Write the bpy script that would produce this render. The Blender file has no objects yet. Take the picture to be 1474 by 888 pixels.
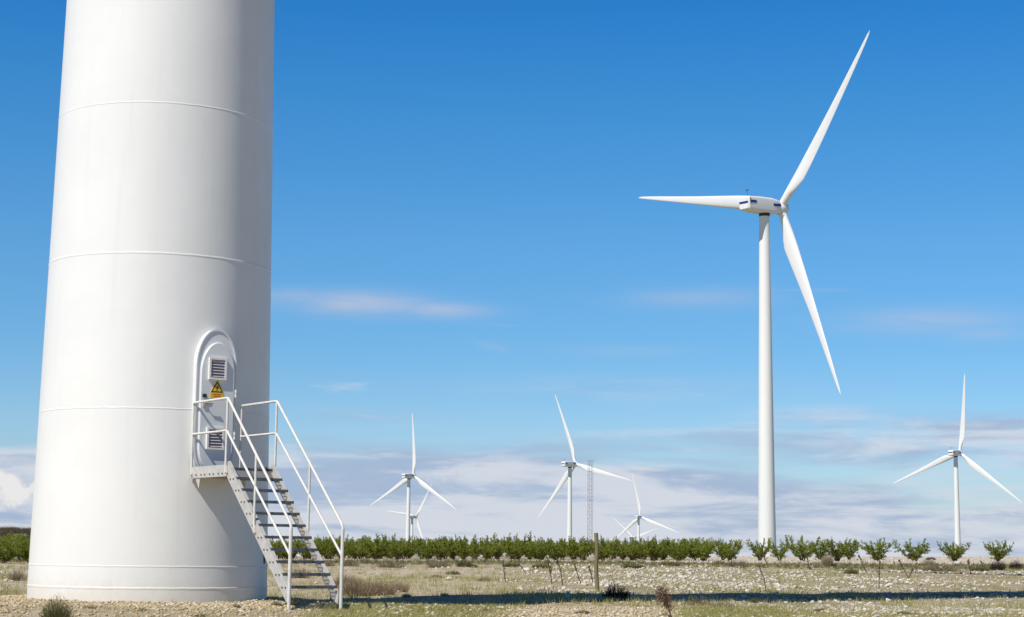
import bpy, bmesh, math, random
import numpy as np
from mathutils import Vector, Matrix
R = math.radians
random.seed(7); RNG = np.random.default_rng(7)
S = bpy.context.scene
COL = S.collection

# ------------------------------------------------------------------ camera, sky, sun, exposure
F, HY, ROLL, CAMH = 2512.3, 792.16, 0.012, 0.9321          # focal length and horizon row in photo pixels (1474 x 888)
PITCH = math.atan((HY - 444) / F)
cam = bpy.data.cameras.new('Camera'); camo = bpy.data.objects.new('Camera', cam); COL.objects.link(camo)
cam.sensor_width = 36; cam.lens = F / 1474 * 36; cam.clip_start = 0.1; cam.clip_end = 30000
camo.matrix_world = Matrix.Translation((0, 0, CAMH)) @ Matrix.Rotation(R(90) + PITCH, 4, 'X') @ Matrix.Rotation(ROLL, 4, 'Z')
S.camera = camo

SUN_AZ = Vector((-0.616, -0.788)).normalized(); SUN_EL = R(50)
sun = bpy.data.lights.new('Sun', 'SUN'); suno = bpy.data.objects.new('Sun', sun); COL.objects.link(suno)
sun.energy = 3.9; sun.angle = R(0.5); sun.color = (1.0, 0.955, 0.885)
sdir = Vector((SUN_AZ.x * math.cos(SUN_EL), SUN_AZ.y * math.cos(SUN_EL), math.sin(SUN_EL)))
suno.rotation_euler = (-sdir).to_track_quat('-Z', 'Y').to_euler(); suno.location = (-40, -50, 90)

S.view_settings.view_transform = 'Standard'; S.view_settings.look = 'None'
S.view_settings.gamma = 1; S.view_settings.use_curve_mapping = False
S.view_settings.exposure = 0.35

W = bpy.data.worlds.new('World'); S.world = W; W.use_nodes = True
nt = W.node_tree; N = nt.nodes; N.clear()
def nd(tree, t, **k):
    n = tree.nodes.new(t)
    for a, b in k.items(): setattr(n, a, b)
    return n
def setin(n, i, v, tree):
    if isinstance(v, bpy.types.NodeSocket): tree.links.new(v, n.inputs[i])
    else: n.inputs[i].default_value = v
def mth(tree, op, a, b=0.0, c=None, clamp=False):
    n = nd(tree, 'ShaderNodeMath', operation=op, use_clamp=clamp)
    setin(n, 0, a, tree); setin(n, 1, b, tree)
    if c is not None: setin(n, 2, c, tree)
    return n.outputs[0]
def mixc(tree, fac, a, b, blend='MIX'):
    n = nd(tree, 'ShaderNodeMix', data_type='RGBA', blend_type=blend)
    setin(n, 0, fac, tree); setin(n, 6, a, tree); setin(n, 7, b, tree)
    return n.outputs[2]
def ramp(tree, fac, stops):
    n = nd(tree, 'ShaderNodeValToRGB'); cr = n.color_ramp
    while len(cr.elements) < len(stops): cr.elements.new(0.5)
    for e, (p, c) in zip(cr.elements, stops):
        e.position = p; e.color = c if len(c) == 4 else (*c, 1)
    setin(n, 0, fac, tree); return n.outputs[0]
def noise(tree, vec, scale, detail=4, rough=0.55, dist=0.0):
    n = nd(tree, 'ShaderNodeTexNoise'); setin(n, 'Vector', vec, tree)
    n.inputs['Scale'].default_value = scale; n.inputs['Detail'].default_value = detail
    n.inputs['Roughness'].default_value = rough; n.inputs['Distortion'].default_value = dist
    return n.outputs[0]
def smooth(tree, v, lo, hi, a=0.0, b=1.0):
    n = nd(tree, 'ShaderNodeMapRange', interpolation_type='SMOOTHSTEP')
    setin(n, 0, v, tree); setin(n, 1, lo, tree); setin(n, 2, hi, tree); setin(n, 3, a, tree); setin(n, 4, b, tree)
    return n.outputs[0]

sky = nd(nt, 'ShaderNodeTexSky', sky_type='NISHITA'); sky.sun_disc = False
sky.sun_elevation = SUN_EL; sky.sun_rotation = math.atan2(SUN_AZ.x, SUN_AZ.y)
sky.altitude = 600; sky.air_density = 1.0; sky.dust_density = 0.3; sky.ozone_density = 2.0
tc = nd(nt, 'ShaderNodeTexCoord'); sx = nd(nt, 'ShaderNodeSeparateXYZ'); nt.links.new(tc.outputs['Generated'], sx.inputs[0])
X_, Y_, Z_ = sx.outputs
az = mth(nt, 'ARCTAN2', X_, Y_)
hor = mth(nt, 'SQRT', mth(nt, 'ADD', mth(nt, 'MULTIPLY', X_, X_), mth(nt, 'MULTIPLY', Y_, Y_)))
el = mth(nt, 'ARCTAN2', Z_, hor)
# clearer, deeper blue air overhead than the model's: a gain per elevation (elevation / 0.8 rad)
tint = ramp(nt, mth(nt, 'MULTIPLY', el, 1.25, clamp=True), [
    (0.00, (0.47, 0.54, 0.70)), (0.085, (0.445, 0.605, 0.772)), (0.144, (0.341, 0.599, 0.793)), (0.219, (0.302, 0.627, 0.843)),
    (0.318, (0.186, 0.607, 0.891)), (0.381, (0.117, 0.562, 0.927)), (0.46, (0.085, 0.40, 0.72)), (0.62, (0.05, 0.18, 0.38)), (1.0, (0.10, 0.18, 0.30))])
tint = mixc(nt, 1.0, tint, (1.5, 1.5, 1.5, 1), 'MULTIPLY')
skyc = mixc(nt, 1.0, sky.outputs[0], tint, 'MULTIPLY')
# clouds: thin level sheets low in the sky, as a layer in the sky's own directions
def cvec(sa, se, off):
    c = nd(nt, 'ShaderNodeCombineXYZ'); setin(c, 0, mth(nt, 'MULTIPLY', az, sa), nt); setin(c, 1, mth(nt, 'MULTIPLY', el, se), nt)
    c.inputs[2].default_value = off; return c.outputs[0]
n1 = noise(nt, cvec(5, 34, 3.1), 1.0, 6, 0.5, 0.7)
n2 = noise(nt, cvec(9, 75, 9.4), 1.0, 5, 0.55, 0.5)
n3 = noise(nt, cvec(14, 60, 5.7), 1.0, 5, 0.6, 0.4)
thr = ramp(nt, mth(nt, 'MULTIPLY', el, 5.0, clamp=True), [
    (0.0, (0.20,)*3), (0.20, (0.30,)*3), (0.29, (0.40,)*3), (0.36, (0.52,)*3), (0.5, (0.60,)*3), (0.75, (0.66,)*3), (0.9, (0.9,)*3)])
dens = smooth(nt, n1, thr, mth(nt, 'ADD', thr, 0.22), 0, 0.92)
def bump(a0, e0, sa, se, amp):
    da = mth(nt, 'DIVIDE', mth(nt, 'SUBTRACT', az, a0), sa); de = mth(nt, 'DIVIDE', mth(nt, 'SUBTRACT', el, e0), se)
    g = mth(nt, 'EXPONENT', mth(nt, 'MULTIPLY', mth(nt, 'ADD', mth(nt, 'MULTIPLY', da, da), mth(nt, 'MULTIPLY', de, de)), -1.0))
    return mth(nt, 'MULTIPLY', g, amp)
def azel(x, y):
    fwv = Vector((0, math.cos(PITCH), math.sin(PITCH))); up = Vector((0, -math.sin(PITCH), math.cos(PITCH))); rt = Vector((1, 0, 0))
    r2 = rt * math.cos(ROLL) + up * math.sin(ROLL); u2 = -rt * math.sin(ROLL) + up * math.cos(ROLL)
    d = fwv + r2 * ((x - 737) / F) + u2 * ((444 - y) / F); d /= d.y
    return d
def ae(x, y):
    d = azel(x, y); return math.atan2(d.x, d.y), math.atan2(d.z, math.hypot(d.x, d.y))
wisp = None
for (x, y, sxx, syy, amp) in [(520, 438, 100, 17, 1.1), (630, 446, 70, 12, .9), (430, 430, 60, 14, .6), (1330, 462, 120, 18, .6), (1000, 428, 110, 16, .42),
                              (520, 600, 90, 9, .7), (1190, 600, 90, 13, .75), (900, 560, 170, 16, .35), (1420, 480, 60, 12, .4), (900, 505, 90, 8, .25)]:
    a0, e0 = ae(x, y); b = bump(a0, e0, sxx / F, syy / F, amp)
    wisp = b if wisp is None else mth(nt, 'MAXIMUM', wisp, b)
wisp = mth(nt, 'MULTIPLY', wisp, smooth(nt, n2, 0.22, 0.60, 0.25, 1.0))
dens = mth(nt, 'MAXIMUM', dens, mth(nt, 'MULTIPLY', wisp, 0.72), clamp=True)
n4 = noise(nt, cvec(13, 62, 21.3), 1.0, 6, 0.62, 0.4)
litc = mixc(nt, smooth(nt, mth(nt, 'ADD', mth(nt, 'MULTIPLY', n2, 0.55), mth(nt, 'ADD', mth(nt, 'MULTIPLY', n4, 0.45), smooth(nt, el, 0.0, 0.045, 0.07, 0.0))), 0.42, 0.58), (3.9, 4.95, 6.8, 1), (6.9, 7.25, 8.1, 1))
litc = mixc(nt, smooth(nt, el, 0.085, 0.12), litc, (5.5, 5.85, 7.3, 1))
col = mixc(nt, dens, skyc, litc)
a0, e0 = ae(10, 705); cum = bump(a0, e0, 58 / F, 34 / F, 1.0)
nc = noise(nt, cvec(60, 75, 1.7), 1.0, 6, 0.6, 0.3)
cumd = smooth(nt, mth(nt, 'ADD', cum, mth(nt, 'MULTIPLY', mth(nt, 'SUBTRACT', nc, 0.5), 1.3)), 0.36, 0.78)
cumd = mth(nt, 'MULTIPLY', cumd, smooth(nt, cum, 0.02, 0.15))
cumc = mixc(nt, smooth(nt, nc, 0.38, 0.6), (5.4, 6.0, 7.3, 1), (8.6, 8.5, 8.5, 1))
col = mixc(nt, cumd, col, cumc)
bg = nd(nt, 'ShaderNodeBackground'); setin(bg, 0, col, nt); bg.inputs[1].default_value = 0.075
wo = nd(nt, 'ShaderNodeOutputWorld'); nt.links.new(bg.outputs[0], wo.inputs[0])

# ------------------------------------------------------------------ helpers
MATS = {}
def mat(name, color, rough=0.6, var=None, vscale=3.0, metal=0.0, bumpy=0.0, bscale=20.0, spec=0.5, detail=5, stretch=None):
    if name in MATS: return MATS[name]
    m = bpy.data.materials.new(name); m.use_nodes = True; t = m.node_tree; t.nodes.clear()
    p = nd(t, 'ShaderNodeBsdfPrincipled'); o = nd(t, 'ShaderNodeOutputMaterial'); t.links.new(p.outputs[0], o.inputs[0])
    p.inputs['Roughness'].default_value = rough; p.inputs['Metallic'].default_value = metal
    p.inputs['Specular IOR Level'].default_value = spec
    g = nd(t, 'ShaderNodeTexCoord').outputs['Object']
    if stretch:
        mp = nd(t, 'ShaderNodeMapping'); t.links.new(g, mp.inputs[0]); mp.inputs['Scale'].default_value = stretch; gv = mp.outputs[0]
    else: gv = g
    if var:
        f = smooth(t, noise(t, gv, vscale, detail, 0.6), 0.3, 0.7)
        t.links.new(mixc(t, f, (*color, 1), (*var, 1)), p.inputs['Base Color'])
    else: p.inputs['Base Color'].default_value = (*color, 1)
    if bumpy:
        b = nd(t, 'ShaderNodeBump'); b.inputs['Strength'].default_value = bumpy; b.inputs['Distance'].default_value = 0.02
        t.links.new(noise(t, g, bscale, 4), b.inputs['Height']); t.links.new(b.outputs[0], p.inputs['Normal'])
    MATS[name] = m; return m

def mesh_np(name, V, Fc, smooth_=False):
    me = bpy.data.meshes.new(name)
    V = np.asarray(V, dtype=np.float32); Fc = np.asarray(Fc, dtype=np.int32); k = Fc.shape[1]
    me.vertices.add(len(V)); me.vertices.foreach_set('co', V.ravel())
    me.loops.add(Fc.size); me.loops.foreach_set('vertex_index', Fc.ravel())
    me.polygons.add(len(Fc)); me.polygons.foreach_set('loop_start', np.arange(0, Fc.size, k, dtype=np.int32))
    me.update(calc_edges=True); me.validate()
    if smooth_: me.polygons.foreach_set('use_smooth', np.ones(len(me.polygons), dtype=bool))
    return me
def link(name, me, m=None, parent=None, loc=None, rot=None):
    o = bpy.data.objects.new(name, me); COL.objects.link(o)
    if m is not None and me is not None and not me.materials: me.materials.append(m)
    if parent: o.parent = parent
    if loc is not None: o.location = loc
    if rot is not None: o.rotation_euler = rot
    return o
def bm_mesh(name, bm, smooth_=False, ang=None):
    bmesh.ops.recalc_face_normals(bm, faces=bm.faces)
    me = bpy.data.meshes.new(name); bm.to_mesh(me); bm.free()
    if smooth_: me.polygons.foreach_set('use_smooth', np.ones(len(me.polygons), dtype=bool))
    if ang is not None: me.set_sharp_from_angle(angle=R(ang))
    return me
def tag(o, label, cat, group=None, kind=None):
    if label: o['label'] = label
    if cat: o['category'] = cat
    if group: o['group'] = group
    if kind: o['kind'] = kind
    return o
def empty(name, loc, rz=0):
    o = bpy.data.objects.new(name, None); COL.objects.link(o); o.location = loc; o.rotation_euler = (0, 0, rz); o.empty_display_size = 0.3
    return o
def copy_tree(o, parent=None):
    c = o.copy(); COL.objects.link(c)
    if parent: c.parent = parent
    for ch in list(o.children): copy_tree(ch, c)
    return c
def add_box(bm, c, s, M=None, bev=0.0):
    r = bmesh.ops.create_cube(bm, size=1.0); vs = r['verts']
    for v in vs: v.co = Vector((v.co.x * s[0], v.co.y * s[1], v.co.z * s[2]))
    if bev:
        es = list({e for v in vs for e in v.link_edges})
        rr = bmesh.ops.bevel(bm, geom=es, offset=bev, segments=2, affect='EDGES', profile=0.5)
        vs = list({v for f in rr['faces'] for v in f.verts} | {v for v in vs if v.is_valid})
    T = Matrix.Translation(c) @ (M if M else Matrix())
    for v in vs: v.co = T @ v.co
    return vs
def add_tube(bm, pts, r, n=10, cap=True):
    pts = [Vector(p) for p in pts]; rs = r if isinstance(r, (list, tuple)) else [r] * len(pts); rings = []
    prev = None
    for i, p in enumerate(pts):
        d = (pts[min(i + 1, len(pts) - 1)] - pts[max(i - 1, 0)]).normalized()
        a = prev if prev is not None else (Vector((0, 0, 1)) if abs(d.z) < 0.9 else Vector((1, 0, 0)))
        u = (a - d * a.dot(d)).normalized(); v = d.cross(u); prev = u
        rings.append([bm.verts.new(p + (u * math.cos(2 * math.pi * k / n) + v * math.sin(2 * math.pi * k / n)) * rs[i]) for k in range(n)])
    for A, B in zip(rings, rings[1:]):
        for k in range(n): bm.faces.new((A[k], A[(k + 1) % n], B[(k + 1) % n], B[k]))
    if cap: bm.faces.new(rings[0]); bm.faces.new(rings[-1])
def add_lathe(bm, prof, n=32, cap=False):
    rings = [[bm.verts.new((r * math.cos(2 * math.pi * k / n), r * math.sin(2 * math.pi * k / n), z)) for k in range(n)] for r, z in prof]
    for A, B in zip(rings, rings[1:]):
        for k in range(n): bm.faces.new((A[k], A[(k + 1) % n], B[(k + 1) % n], B[k]))
    if cap: bm.faces.new(rings[0]); bm.faces.new(rings[-1])

# ------------------------------------------------------------------ terrain
def sst(x, a, b):
    t = np.clip((x - a) / (b - a), 0, 1); return t * t * (3 - 2 * t)
_wv = [(RNG.uniform(0, 6.28), RNG.uniform(0, 6.28)) for _ in range(24)]
def wob(x, y, sc, k0):
    z = 0
    for k in range(k0, k0 + 6):
        a, p = _wv[k]; z = z + np.sin((x * math.cos(a) + y * math.sin(a)) / sc * (0.7 + 0.17 * (k - k0)) * 2 + p)
    return z / 6
TX, TY = -6.4354, 31.6034
def terrain(x, y, fine=True):
    x = np.asarray(x, float); y = np.asarray(y, float)
    z = -0.21 * sst(y + 0.10 * x, 29.2, 34.0) + 0.10 * np.exp(-((x - .6) / 2.6) ** 2 - ((y - 40.5) / 3.5) ** 2)
    d = np.hypot(x - TX, y - TY)
    z = np.where(d < 8, np.maximum(z, 0.0 - 0.17 * sst(d, 2.3, 5.0)) if True else z, z)
    z = z - 0.0155 * np.clip(x - 3, 0, 22) * sst(y, 33, 47)
    xc = np.clip(x, -45, 60)
    zB = 0.12 + 0.008 * xc
    sp_ = -(0.788 * (x - TX) - 0.616 * (y - TY))
    z = z + 0.022 * np.clip(sp_, -3.5, 6) * sst(d, 5, 10) * sst(y, 30, 36) * sst(x, -6, -2)
    s = np.clip((y - 50) / 100, 0, 1); s = s ** 1.35
    z = z + (zB - z) * np.where(y > 50, s, 0)
    zC = 0.24 + 0.0112 * xc
    z = np.where(y > 150, zB + (zC - zB) * sst(y, 150, 200), z)
    far = np.interp(y, [205, 300, 395, 1000, 1270, 1850, 2555, 4000, 20000], [0, -0.4, -0.9, -20.5, -27.2, -44, -60, -75, -75])
    z = np.where(y > 205, zC + far, z)
    azm = np.arctan2(x, np.maximum(y, 1))
    hill = sst(-azm, 0.19, 0.27) * np.exp(-((np.hypot(x, y) - 330) / 70) ** 2) * (4.1 + 0.25 * wob(x, y, 18, 0))
    z = z + np.where(y > 10, hill, 0)
    if fine:
        near = np.clip(1 - np.hypot(x, y) / 260, 0, 1)
        z = z + near * (0.045 * wob(x, y, 3.2, 6) + 0.025 * wob(x, y, 0.9, 12) + 0.012 * wob(x, y, 0.33, 18))
    return z
def tz(x, y): return float(terrain(x, y))
def ground_at(px, row, y0=18, y1=600):
    d = azel(px, row); ys = np.linspace(y0, y1, 6000); zz = CAMH + d.z * ys; g = terrain(d.x * ys, ys)
    i = np.argmax(zz < g)
    if zz[i] >= g[i]: return None
    return d.x * ys[i], ys[i], float(g[i])
def pix(px, row, Y):
    d = azel(px, row); return Vector((d.x * Y, Y, CAMH + d.z * Y))

rr = [0.0] + list(np.geomspace(3, 20, 24)) ; r_ = 20.0
while r_ < 260: r_ *= 1.0065; rr.append(r_)
rr += list(np.geomspace(r_ * 1.03, 14000, 70)); rr = np.array(rr)
aa = np.concatenate([np.linspace(-0.36, 0.36, 360), np.linspace(0.36, 2 * math.pi - 0.36, 90)[1:-1]])
A_, R_ = np.meshgrid(aa, rr)
gx = R_ * np.sin(A_); gy = R_ * np.cos(A_); gz = terrain(gx, gy)
V = np.stack([gx, gy, gz], -1).reshape(-1, 3); na = len(aa); nr = len(rr)
i, j = np.meshgrid(np.arange(nr - 1), np.arange(na), indexing='ij'); j2 = (j + 1) % na
Fg = np.stack([i * na + j, (i + 1) * na + j, (i + 1) * na + j2, i * na + j2], -1).reshape(-1, 4)
gme = mesh_np('ground', V, Fg[:, ::-1], True)
def zones(x, y):
    d = np.hypot(x - TX, y - TY); azm = np.arctan2(x, np.maximum(y, 1)); pxl = 737 + azm * F
    gravel = (1 - sst(d, 4.6, 7.0)) * (1 - sst(x + 0.25 * (y - 27), -3.2, -2.2))
    track = np.exp(-(((x - 1.25 - 0.10 * (y - 27)) / 1.3) ** 4)) * (1 - sst(y, 34, 38)) * 0.9
    pale = np.exp(-((y - (141 + 0.03 * x)) / 5.5) ** 2) * (1 - sst(x, 14, 22)) + sst(x, 13, 22) * sst(y, 133, 141) * (1 - sst(y, 196, 215))
    rub = sst(pxl, 690, 850) * sst(y, 36, 46) * (1 - sst(y, 108, 126)) + sst(pxl, 1080, 1250) * (1 - sst(y, 40, 48)) * 0.75
    rub = rub + (1 - sst(pxl, 10, 60)) * sst(y, 34, 40) * (1 - sst(y, 80, 100)) * 0.6
    grass = sst(y, 106, 124) * (1 - sst(y, 133, 140)) * 0.9 + (sst(pxl, 430, 520)) * (1 - sst(y, 31, 36)) * (0.75 - 0.45 * sst(pxl, 1050, 1250)) + 0.35 * sst(y, 36, 44) * (1 - sst(y, 60, 75)) * (1 - sst(pxl, 800, 950))
    grass = grass * (1 - np.clip(1.1 * track, 0, 1))
    far = sst(y, 220, 300)
    bare = sst(y, 38, 46) * (1 - sst(y, 98, 112)) * (1 - sst(pxl, 690, 860)) * 0.5
    return [np.clip(v, 0, 1) for v in (gravel, track, pale, rub, grass, far, bare)]
g_, t_, p_, ru_, gr_, fa_, ba_ = zones(V[:, 0], V[:, 1])
for nm, arr in (('gravel', np.maximum(g_, t_ * 0.6)), ('pale', np.maximum(np.maximum(np.maximum(p_, ru_ * 0.12), ba_), t_ * .8)), ('grassy', np.maximum(np.maximum(gr_, ru_ * 0.52), fa_ * 0.8) * (1 - np.clip(t_ * 1.1, 0, 1)))):
    at = gme.attributes.new(nm, 'FLOAT', 'POINT'); at.data.foreach_set('value', arr.astype(np.float32))
gm = bpy.data.materials.new('dry stony soil'); gm.use_nodes = True; t = gm.node_tree; t.nodes.clear()
p = nd(t, 'ShaderNodeBsdfPrincipled'); o = nd(t, 'ShaderNodeOutputMaterial'); t.links.new(p.outputs[0], o.inputs[0]); p.inputs['Roughness'].default_value = 0.95
p.inputs['Specular IOR Level'].default_value = 0.1
g = nd(t, 'ShaderNodeTexCoord').outputs['Object']
def attr(n): a = nd(t, 'ShaderNodeAttribute'); a.attribute_name = n; return a.outputs['Fac']
nA = noise(t, g, 0.45, 6, 0.6); nB = noise(t, g, 2.6, 5, 0.65); nC = noise(t, g, 14, 3, 0.6)
c = mixc(t, smooth(t, nB, 0.35, 0.65), (0.30, 0.24, 0.16, 1), (0.46, 0.385, 0.28, 1))
c = mixc(t, mth(t, 'MULTIPLY', attr('gravel'), 0.85), c, mixc(t, nC, (0.40, 0.32, 0.20, 1), (0.55, 0.46, 0.31, 1)))
c = mixc(t, smooth(t, mth(t, 'ADD', attr('pale'), mth(t, 'MULTIPLY', mth(t, 'SUBTRACT', nA, 0.5), 0.9)), 0.3, 0.75), c, mixc(t, nB, (0.45, 0.375, 0.285, 1), (0.60, 0.52, 0.415, 1)))
c = mixc(t, smooth(t, mth(t, 'ADD', attr('grassy'), mth(t, 'MULTIPLY', mth(t, 'SUBTRACT', nA, 0.5), 1.6)), 0.35, 0.75, 0, 0.85), c, mixc(t, nB, (0.15, 0.145, 0.055, 1), (0.29, 0.255, 0.125, 1)))
t.links.new(c, p.inputs['Base Color'])
b = nd(t, 'ShaderNodeBump'); b.inputs['Strength'].default_value = 0.6; b.inputs['Distance'].default_value = 0.05
t.links.new(nC, b.inputs['Height']); t.links.new(b.outputs[0], p.inputs['Normal'])
gro = link('ground', gme, gm); gro['kind'] = 'structure'

# ------------------------------------------------------------------ wind turbines
white = mat('white turbine paint', (0.79, 0.785, 0.755), 0.42, (0.755, 0.755, 0.73), 0.35, stretch=(1, 1, 0.12), spec=0.4)
blade_m = mat('white blade gelcoat', (0.81, 0.81, 0.80), 0.4, (0.78, 0.78, 0.77), 0.2)
blue = mat('dark blue stripe', (0.02, 0.028, 0.22), 0.4)
darkm = mat('dark rubber', (0.03, 0.03, 0.035), 0.6)
HUBH, OVER, TILT, BL = 80.0, 5.6, 0.0948, 46.0
def tower_r(z): return 2.1 * (1 - 0.0085 * z) if z < 12 else 1.886 + (1.2 - 1.886) * (z - 12) / 65
def tower_mesh(n, z0=-1.6):
    zs = [z0, 0, 1, 2, 4, 6, 8, 10, 12, 20, 30, 40, 50, 60, 70, 77.6]
    bm = bmesh.new(); add_lathe(bm, [(tower_r(z), z) for z in zs], n, True)
    return bm_mesh('tower', bm, True, 40)
def blade_mesh():
    st = [(0, 1.9, 1.0, 0), (.035, 1.9, 1.0, 0), (.08, 2.2, .82, 12), (.13, 3.0, .5, 14), (.19, 3.55, .33, 13), (.27, 3.3, .27, 10), (.4, 2.75, .23, 7),
          (.55, 2.1, .2, 4), (.7, 1.55, .18, 2), (.83, 1.12, .17, 1), (.93, .75, .16, 0), (.98, .45, .15, 0), (1, .12, .15, 0)]
    n = 20; bm = bmesh.new(); rings = []
    for r, c, th, tw in st:
        k = min(1, max(0, (th - .33) / .67)); ring = []
        for q in range(n):
            a = 2 * math.pi * q / n
            x = math.cos(a) * c / 2; y = math.sin(a) * c * th / 2
            xs = x - (1 - k) * c * 0.2                        # leading edge forward, belly behind
            ys = y * (k + (1 - k) * (0.62 + 0.75 * (x / c + .35) if x / c > -.35 else 0.35 + .27 * (x / c + .5) / .15))
            A = R(tw); v = Vector((xs * math.cos(A) + ys * math.sin(A), -xs * math.sin(A) + ys * math.cos(A) + 1.45 * r * r, r * BL + 0.9))
            ring.append(bm.verts.new(v))
        rings.append(ring)
    for A, B in zip(rings, rings[1:]):
        for q in range(n): bm.faces.new((A[q], A[(q + 1) % n], B[(q + 1) % n], B[q]))
    bm.faces.new(rings[0]); bm.faces.new(rings[-1])
    return bm_mesh('blade', bm, True, 50)
def nacelle_mesh():
    # along +Y (towards the rotor), origin at the yaw axis, z = 0 at hub height
    st = [(-6.9, 1.40, -1.25, 1.30), (-6.55, 1.68, -1.55, 1.62), (-3.0, 1.75, -1.85, 1.78), (1.2, 1.75, -1.85, 1.74), (3.1, 1.66, -1.72, 1.45), (4.15, 1.40, -1.42, 1.18)]
    bm = bmesh.new(); rings = []
    for y, w, z0, z1 in st:
        ring = []; hz = (z1 - z0) / 2; cz = (z1 + z0) / 2
        for q in range(32):
            a = 2 * math.pi * q / 32; ca, sa = math.cos(a), math.sin(a); e = 0.28
            ring.append(bm.verts.new((w * math.copysign(abs(ca) ** e, ca), y, cz + hz * math.copysign(abs(sa) ** e, sa))))
        rings.append(ring)
    for A, B in zip(rings, rings[1:]):
        for q in range(32): bm.faces.new((A[q], A[(q + 1) % 32], B[(q + 1) % 32], B[q]))
    bm.faces.new(rings[0]); bm.faces.new(rings[-1])
    return bm_mesh('nacelle', bm, True, 35)
def hub_mesh():
    bm = bmesh.new(); add_lathe(bm, [(1.15, -1.55), (1.35, -1.3), (1.62, -.6), (1.68, 0), (1.6, .7), (1.3, 1.5), (.8, 2.1), (.3, 2.38), (.02, 2.42)], 32, True)
    bmesh.ops.rotate(bm, verts=bm.verts, cent=(0, 0, 0), matrix=Matrix.Rotation(R(-90), 3, 'X'))
    return bm_mesh('hub', bm, True, 50)
TM_FAR = tower_mesh(48, -3.0); BM_, NM_, HM_ = blade_mesh(), nacelle_mesh(), hub_mesh()
def stripe_meshes():
    out = []
    for (c, s) in [((1.752, 2.55, 0.12), (0.05, 2.5, 0.62)), ((1.752, -5.35, 0.40), (0.05, 1.9, 0.62)), ((-1.752, 2.55, 0.12), (0.05, 2.5, 0.62)), ((-1.752, -5.35, 0.40), (0.05, 1.9, 0.62)), ((0, -6.93, 0.22), (2.7, 0.06, 0.5))]:
        bm = bmesh.new(); add_box(bm, c, s, None, 0.015); out.append(bm_mesh('stripe', bm))
    return out
SM_ = stripe_meshes()
bm = bmesh.new(); add_lathe(bm, [(1.10, 77.2), (1.24, 77.3), (1.26, 77.6), (1.26, 78.05), (1.18, 78.3)], 48, True); YM_ = bm_mesh('yaw_ring', bm, True, 30)
def vane():
    bm = bmesh.new(); add_tube(bm, [(0, 0, 0), (0, 0, 1.5)], 0.035, 6); add_tube(bm, [(-.3, 0, 1.45), (.3, 0, 1.45)], 0.03, 6)
    add_box(bm, (.3, 0, 1.58), (.16, .16, .2)); add_box(bm, (-.3, .1, 1.58), (.05, .45, .2)); return bm_mesh('wind_vane', bm)
VM_ = vane()
bm = bmesh.new(); add_box(bm, (1.66, -6.45, 0.55), (0.16, 0.16, 1.5)); SLOT_ = bm_mesh('cooling_slot', bm)
def turbine(label, base, psi, phi, towm, detail=True):
    e = empty('wind_turbine', base, -psi)
    tag(e, label, 'wind turbine', 'wind turbines of the wind farm')
    link('tower', towm, white, e)
    link('yaw_ring', YM_, darkm, e)
    tl = Matrix.Rotation(TILT, 4, 'X')
    na_ = link('nacelle', NM_, white, e, (0, 0, HUBH - 0.15), (TILT * 0.6, 0, 0))
    for m_ in SM_: link('stripe', m_, blue, na_)
    link('cooling_slot', SLOT_, darkm, na_)
    link('wind_vane', VM_, darkm, na_, (0.4, -6.0, 1.55))
    a = Vector((0, math.cos(TILT), math.sin(TILT))); eh = Vector((1, 0, 0)); eu = eh.cross(a)
    hc = Vector((0, OVER, HUBH))
    link('hub', HM_, white, e, hc, (TILT, 0, 0))
    for k in range(3):
        A = phi + k * 2 * math.pi / 3
        z = eh * math.cos(A) + eu * math.sin(A); x = -eh * math.sin(A) + eu * math.cos(A); y = z.cross(x)
        b_ = link('blade', BM_, blade_m, e); M = Matrix((x, y, z)).transposed().to_4x4(); M.translation = hc
        b_.matrix_local = M
    return e
def far_turbine(label, hubxyz, psi, phi):
    hx, hy_, hz = hubxyz
    return turbine(label, (hx - OVER * math.sin(psi), hy_ - OVER * math.cos(psi), hz - HUBH), psi, phi, TM_FAR)
far_turbine('tall white wind turbine standing alone, the largest one shown whole, with a shaded tower top', (62.62, 401.5, 81.04), R(50.9), R(48.63))
far_turbine('white turbine beside the stairs, one blade straight up, its tower partly covering a smaller one', (-71.3, 1296.55, 54.64), R(35), R(87.6))
far_turbine('small far turbine half hidden behind the tower of a nearer turbine', (-103.85, 1949.06, 36.59), R(43), R(51.4))
far_turbine('white turbine just beside the lattice mast, one blade crossing behind the mast', (41.65, 1112.97, 55.76), R(41.8), R(106.1))
far_turbine('small far turbine past the lattice mast, hub just above the orchard, blades crossing another rotor', (139.53, 1871.5, 37.87), R(26), R(99.4))
far_turbine('farthest turbine, only two blades showing over the orchard behind another small turbine', (182.9, 2604, 21.57), R(36.3), R(138))
far_turbine('white turbine over the well spaced trees, one blade up and two spread wide', (263.9, 1026.4, 60.68), R(39.3), R(81.6))
white_t = bpy.data.materials.new('weathered tower paint'); white_t.use_nodes = True; t = white_t.node_tree; pb = t.nodes['Principled BSDF']
g = nd(t, 'ShaderNodeTexCoord').outputs['Object']; sp = nd(t, 'ShaderNodeSeparateXYZ'); t.links.new(g, sp.inputs[0])
mp = nd(t, 'ShaderNodeMapping'); t.links.new(g, mp.inputs[0]); mp.inputs['Scale'].default_value = (5, 5, 0.22)
strk = smooth(t, noise(t, mp.outputs[0], 1.0, 6, 0.65), 0.5, 0.85); blot = noise(t, g, 0.7, 5, 0.6); fine = noise(t, g, 9, 4, 0.6)
c = mixc(t, smooth(t, blot, 0.35, 0.65), (0.785, 0.78, 0.745, 1), (0.75, 0.748, 0.718, 1))
c = mixc(t, mth(t, 'MULTIPLY', strk, 0.22), c, (0.55, 0.53, 0.47, 1))
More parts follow.
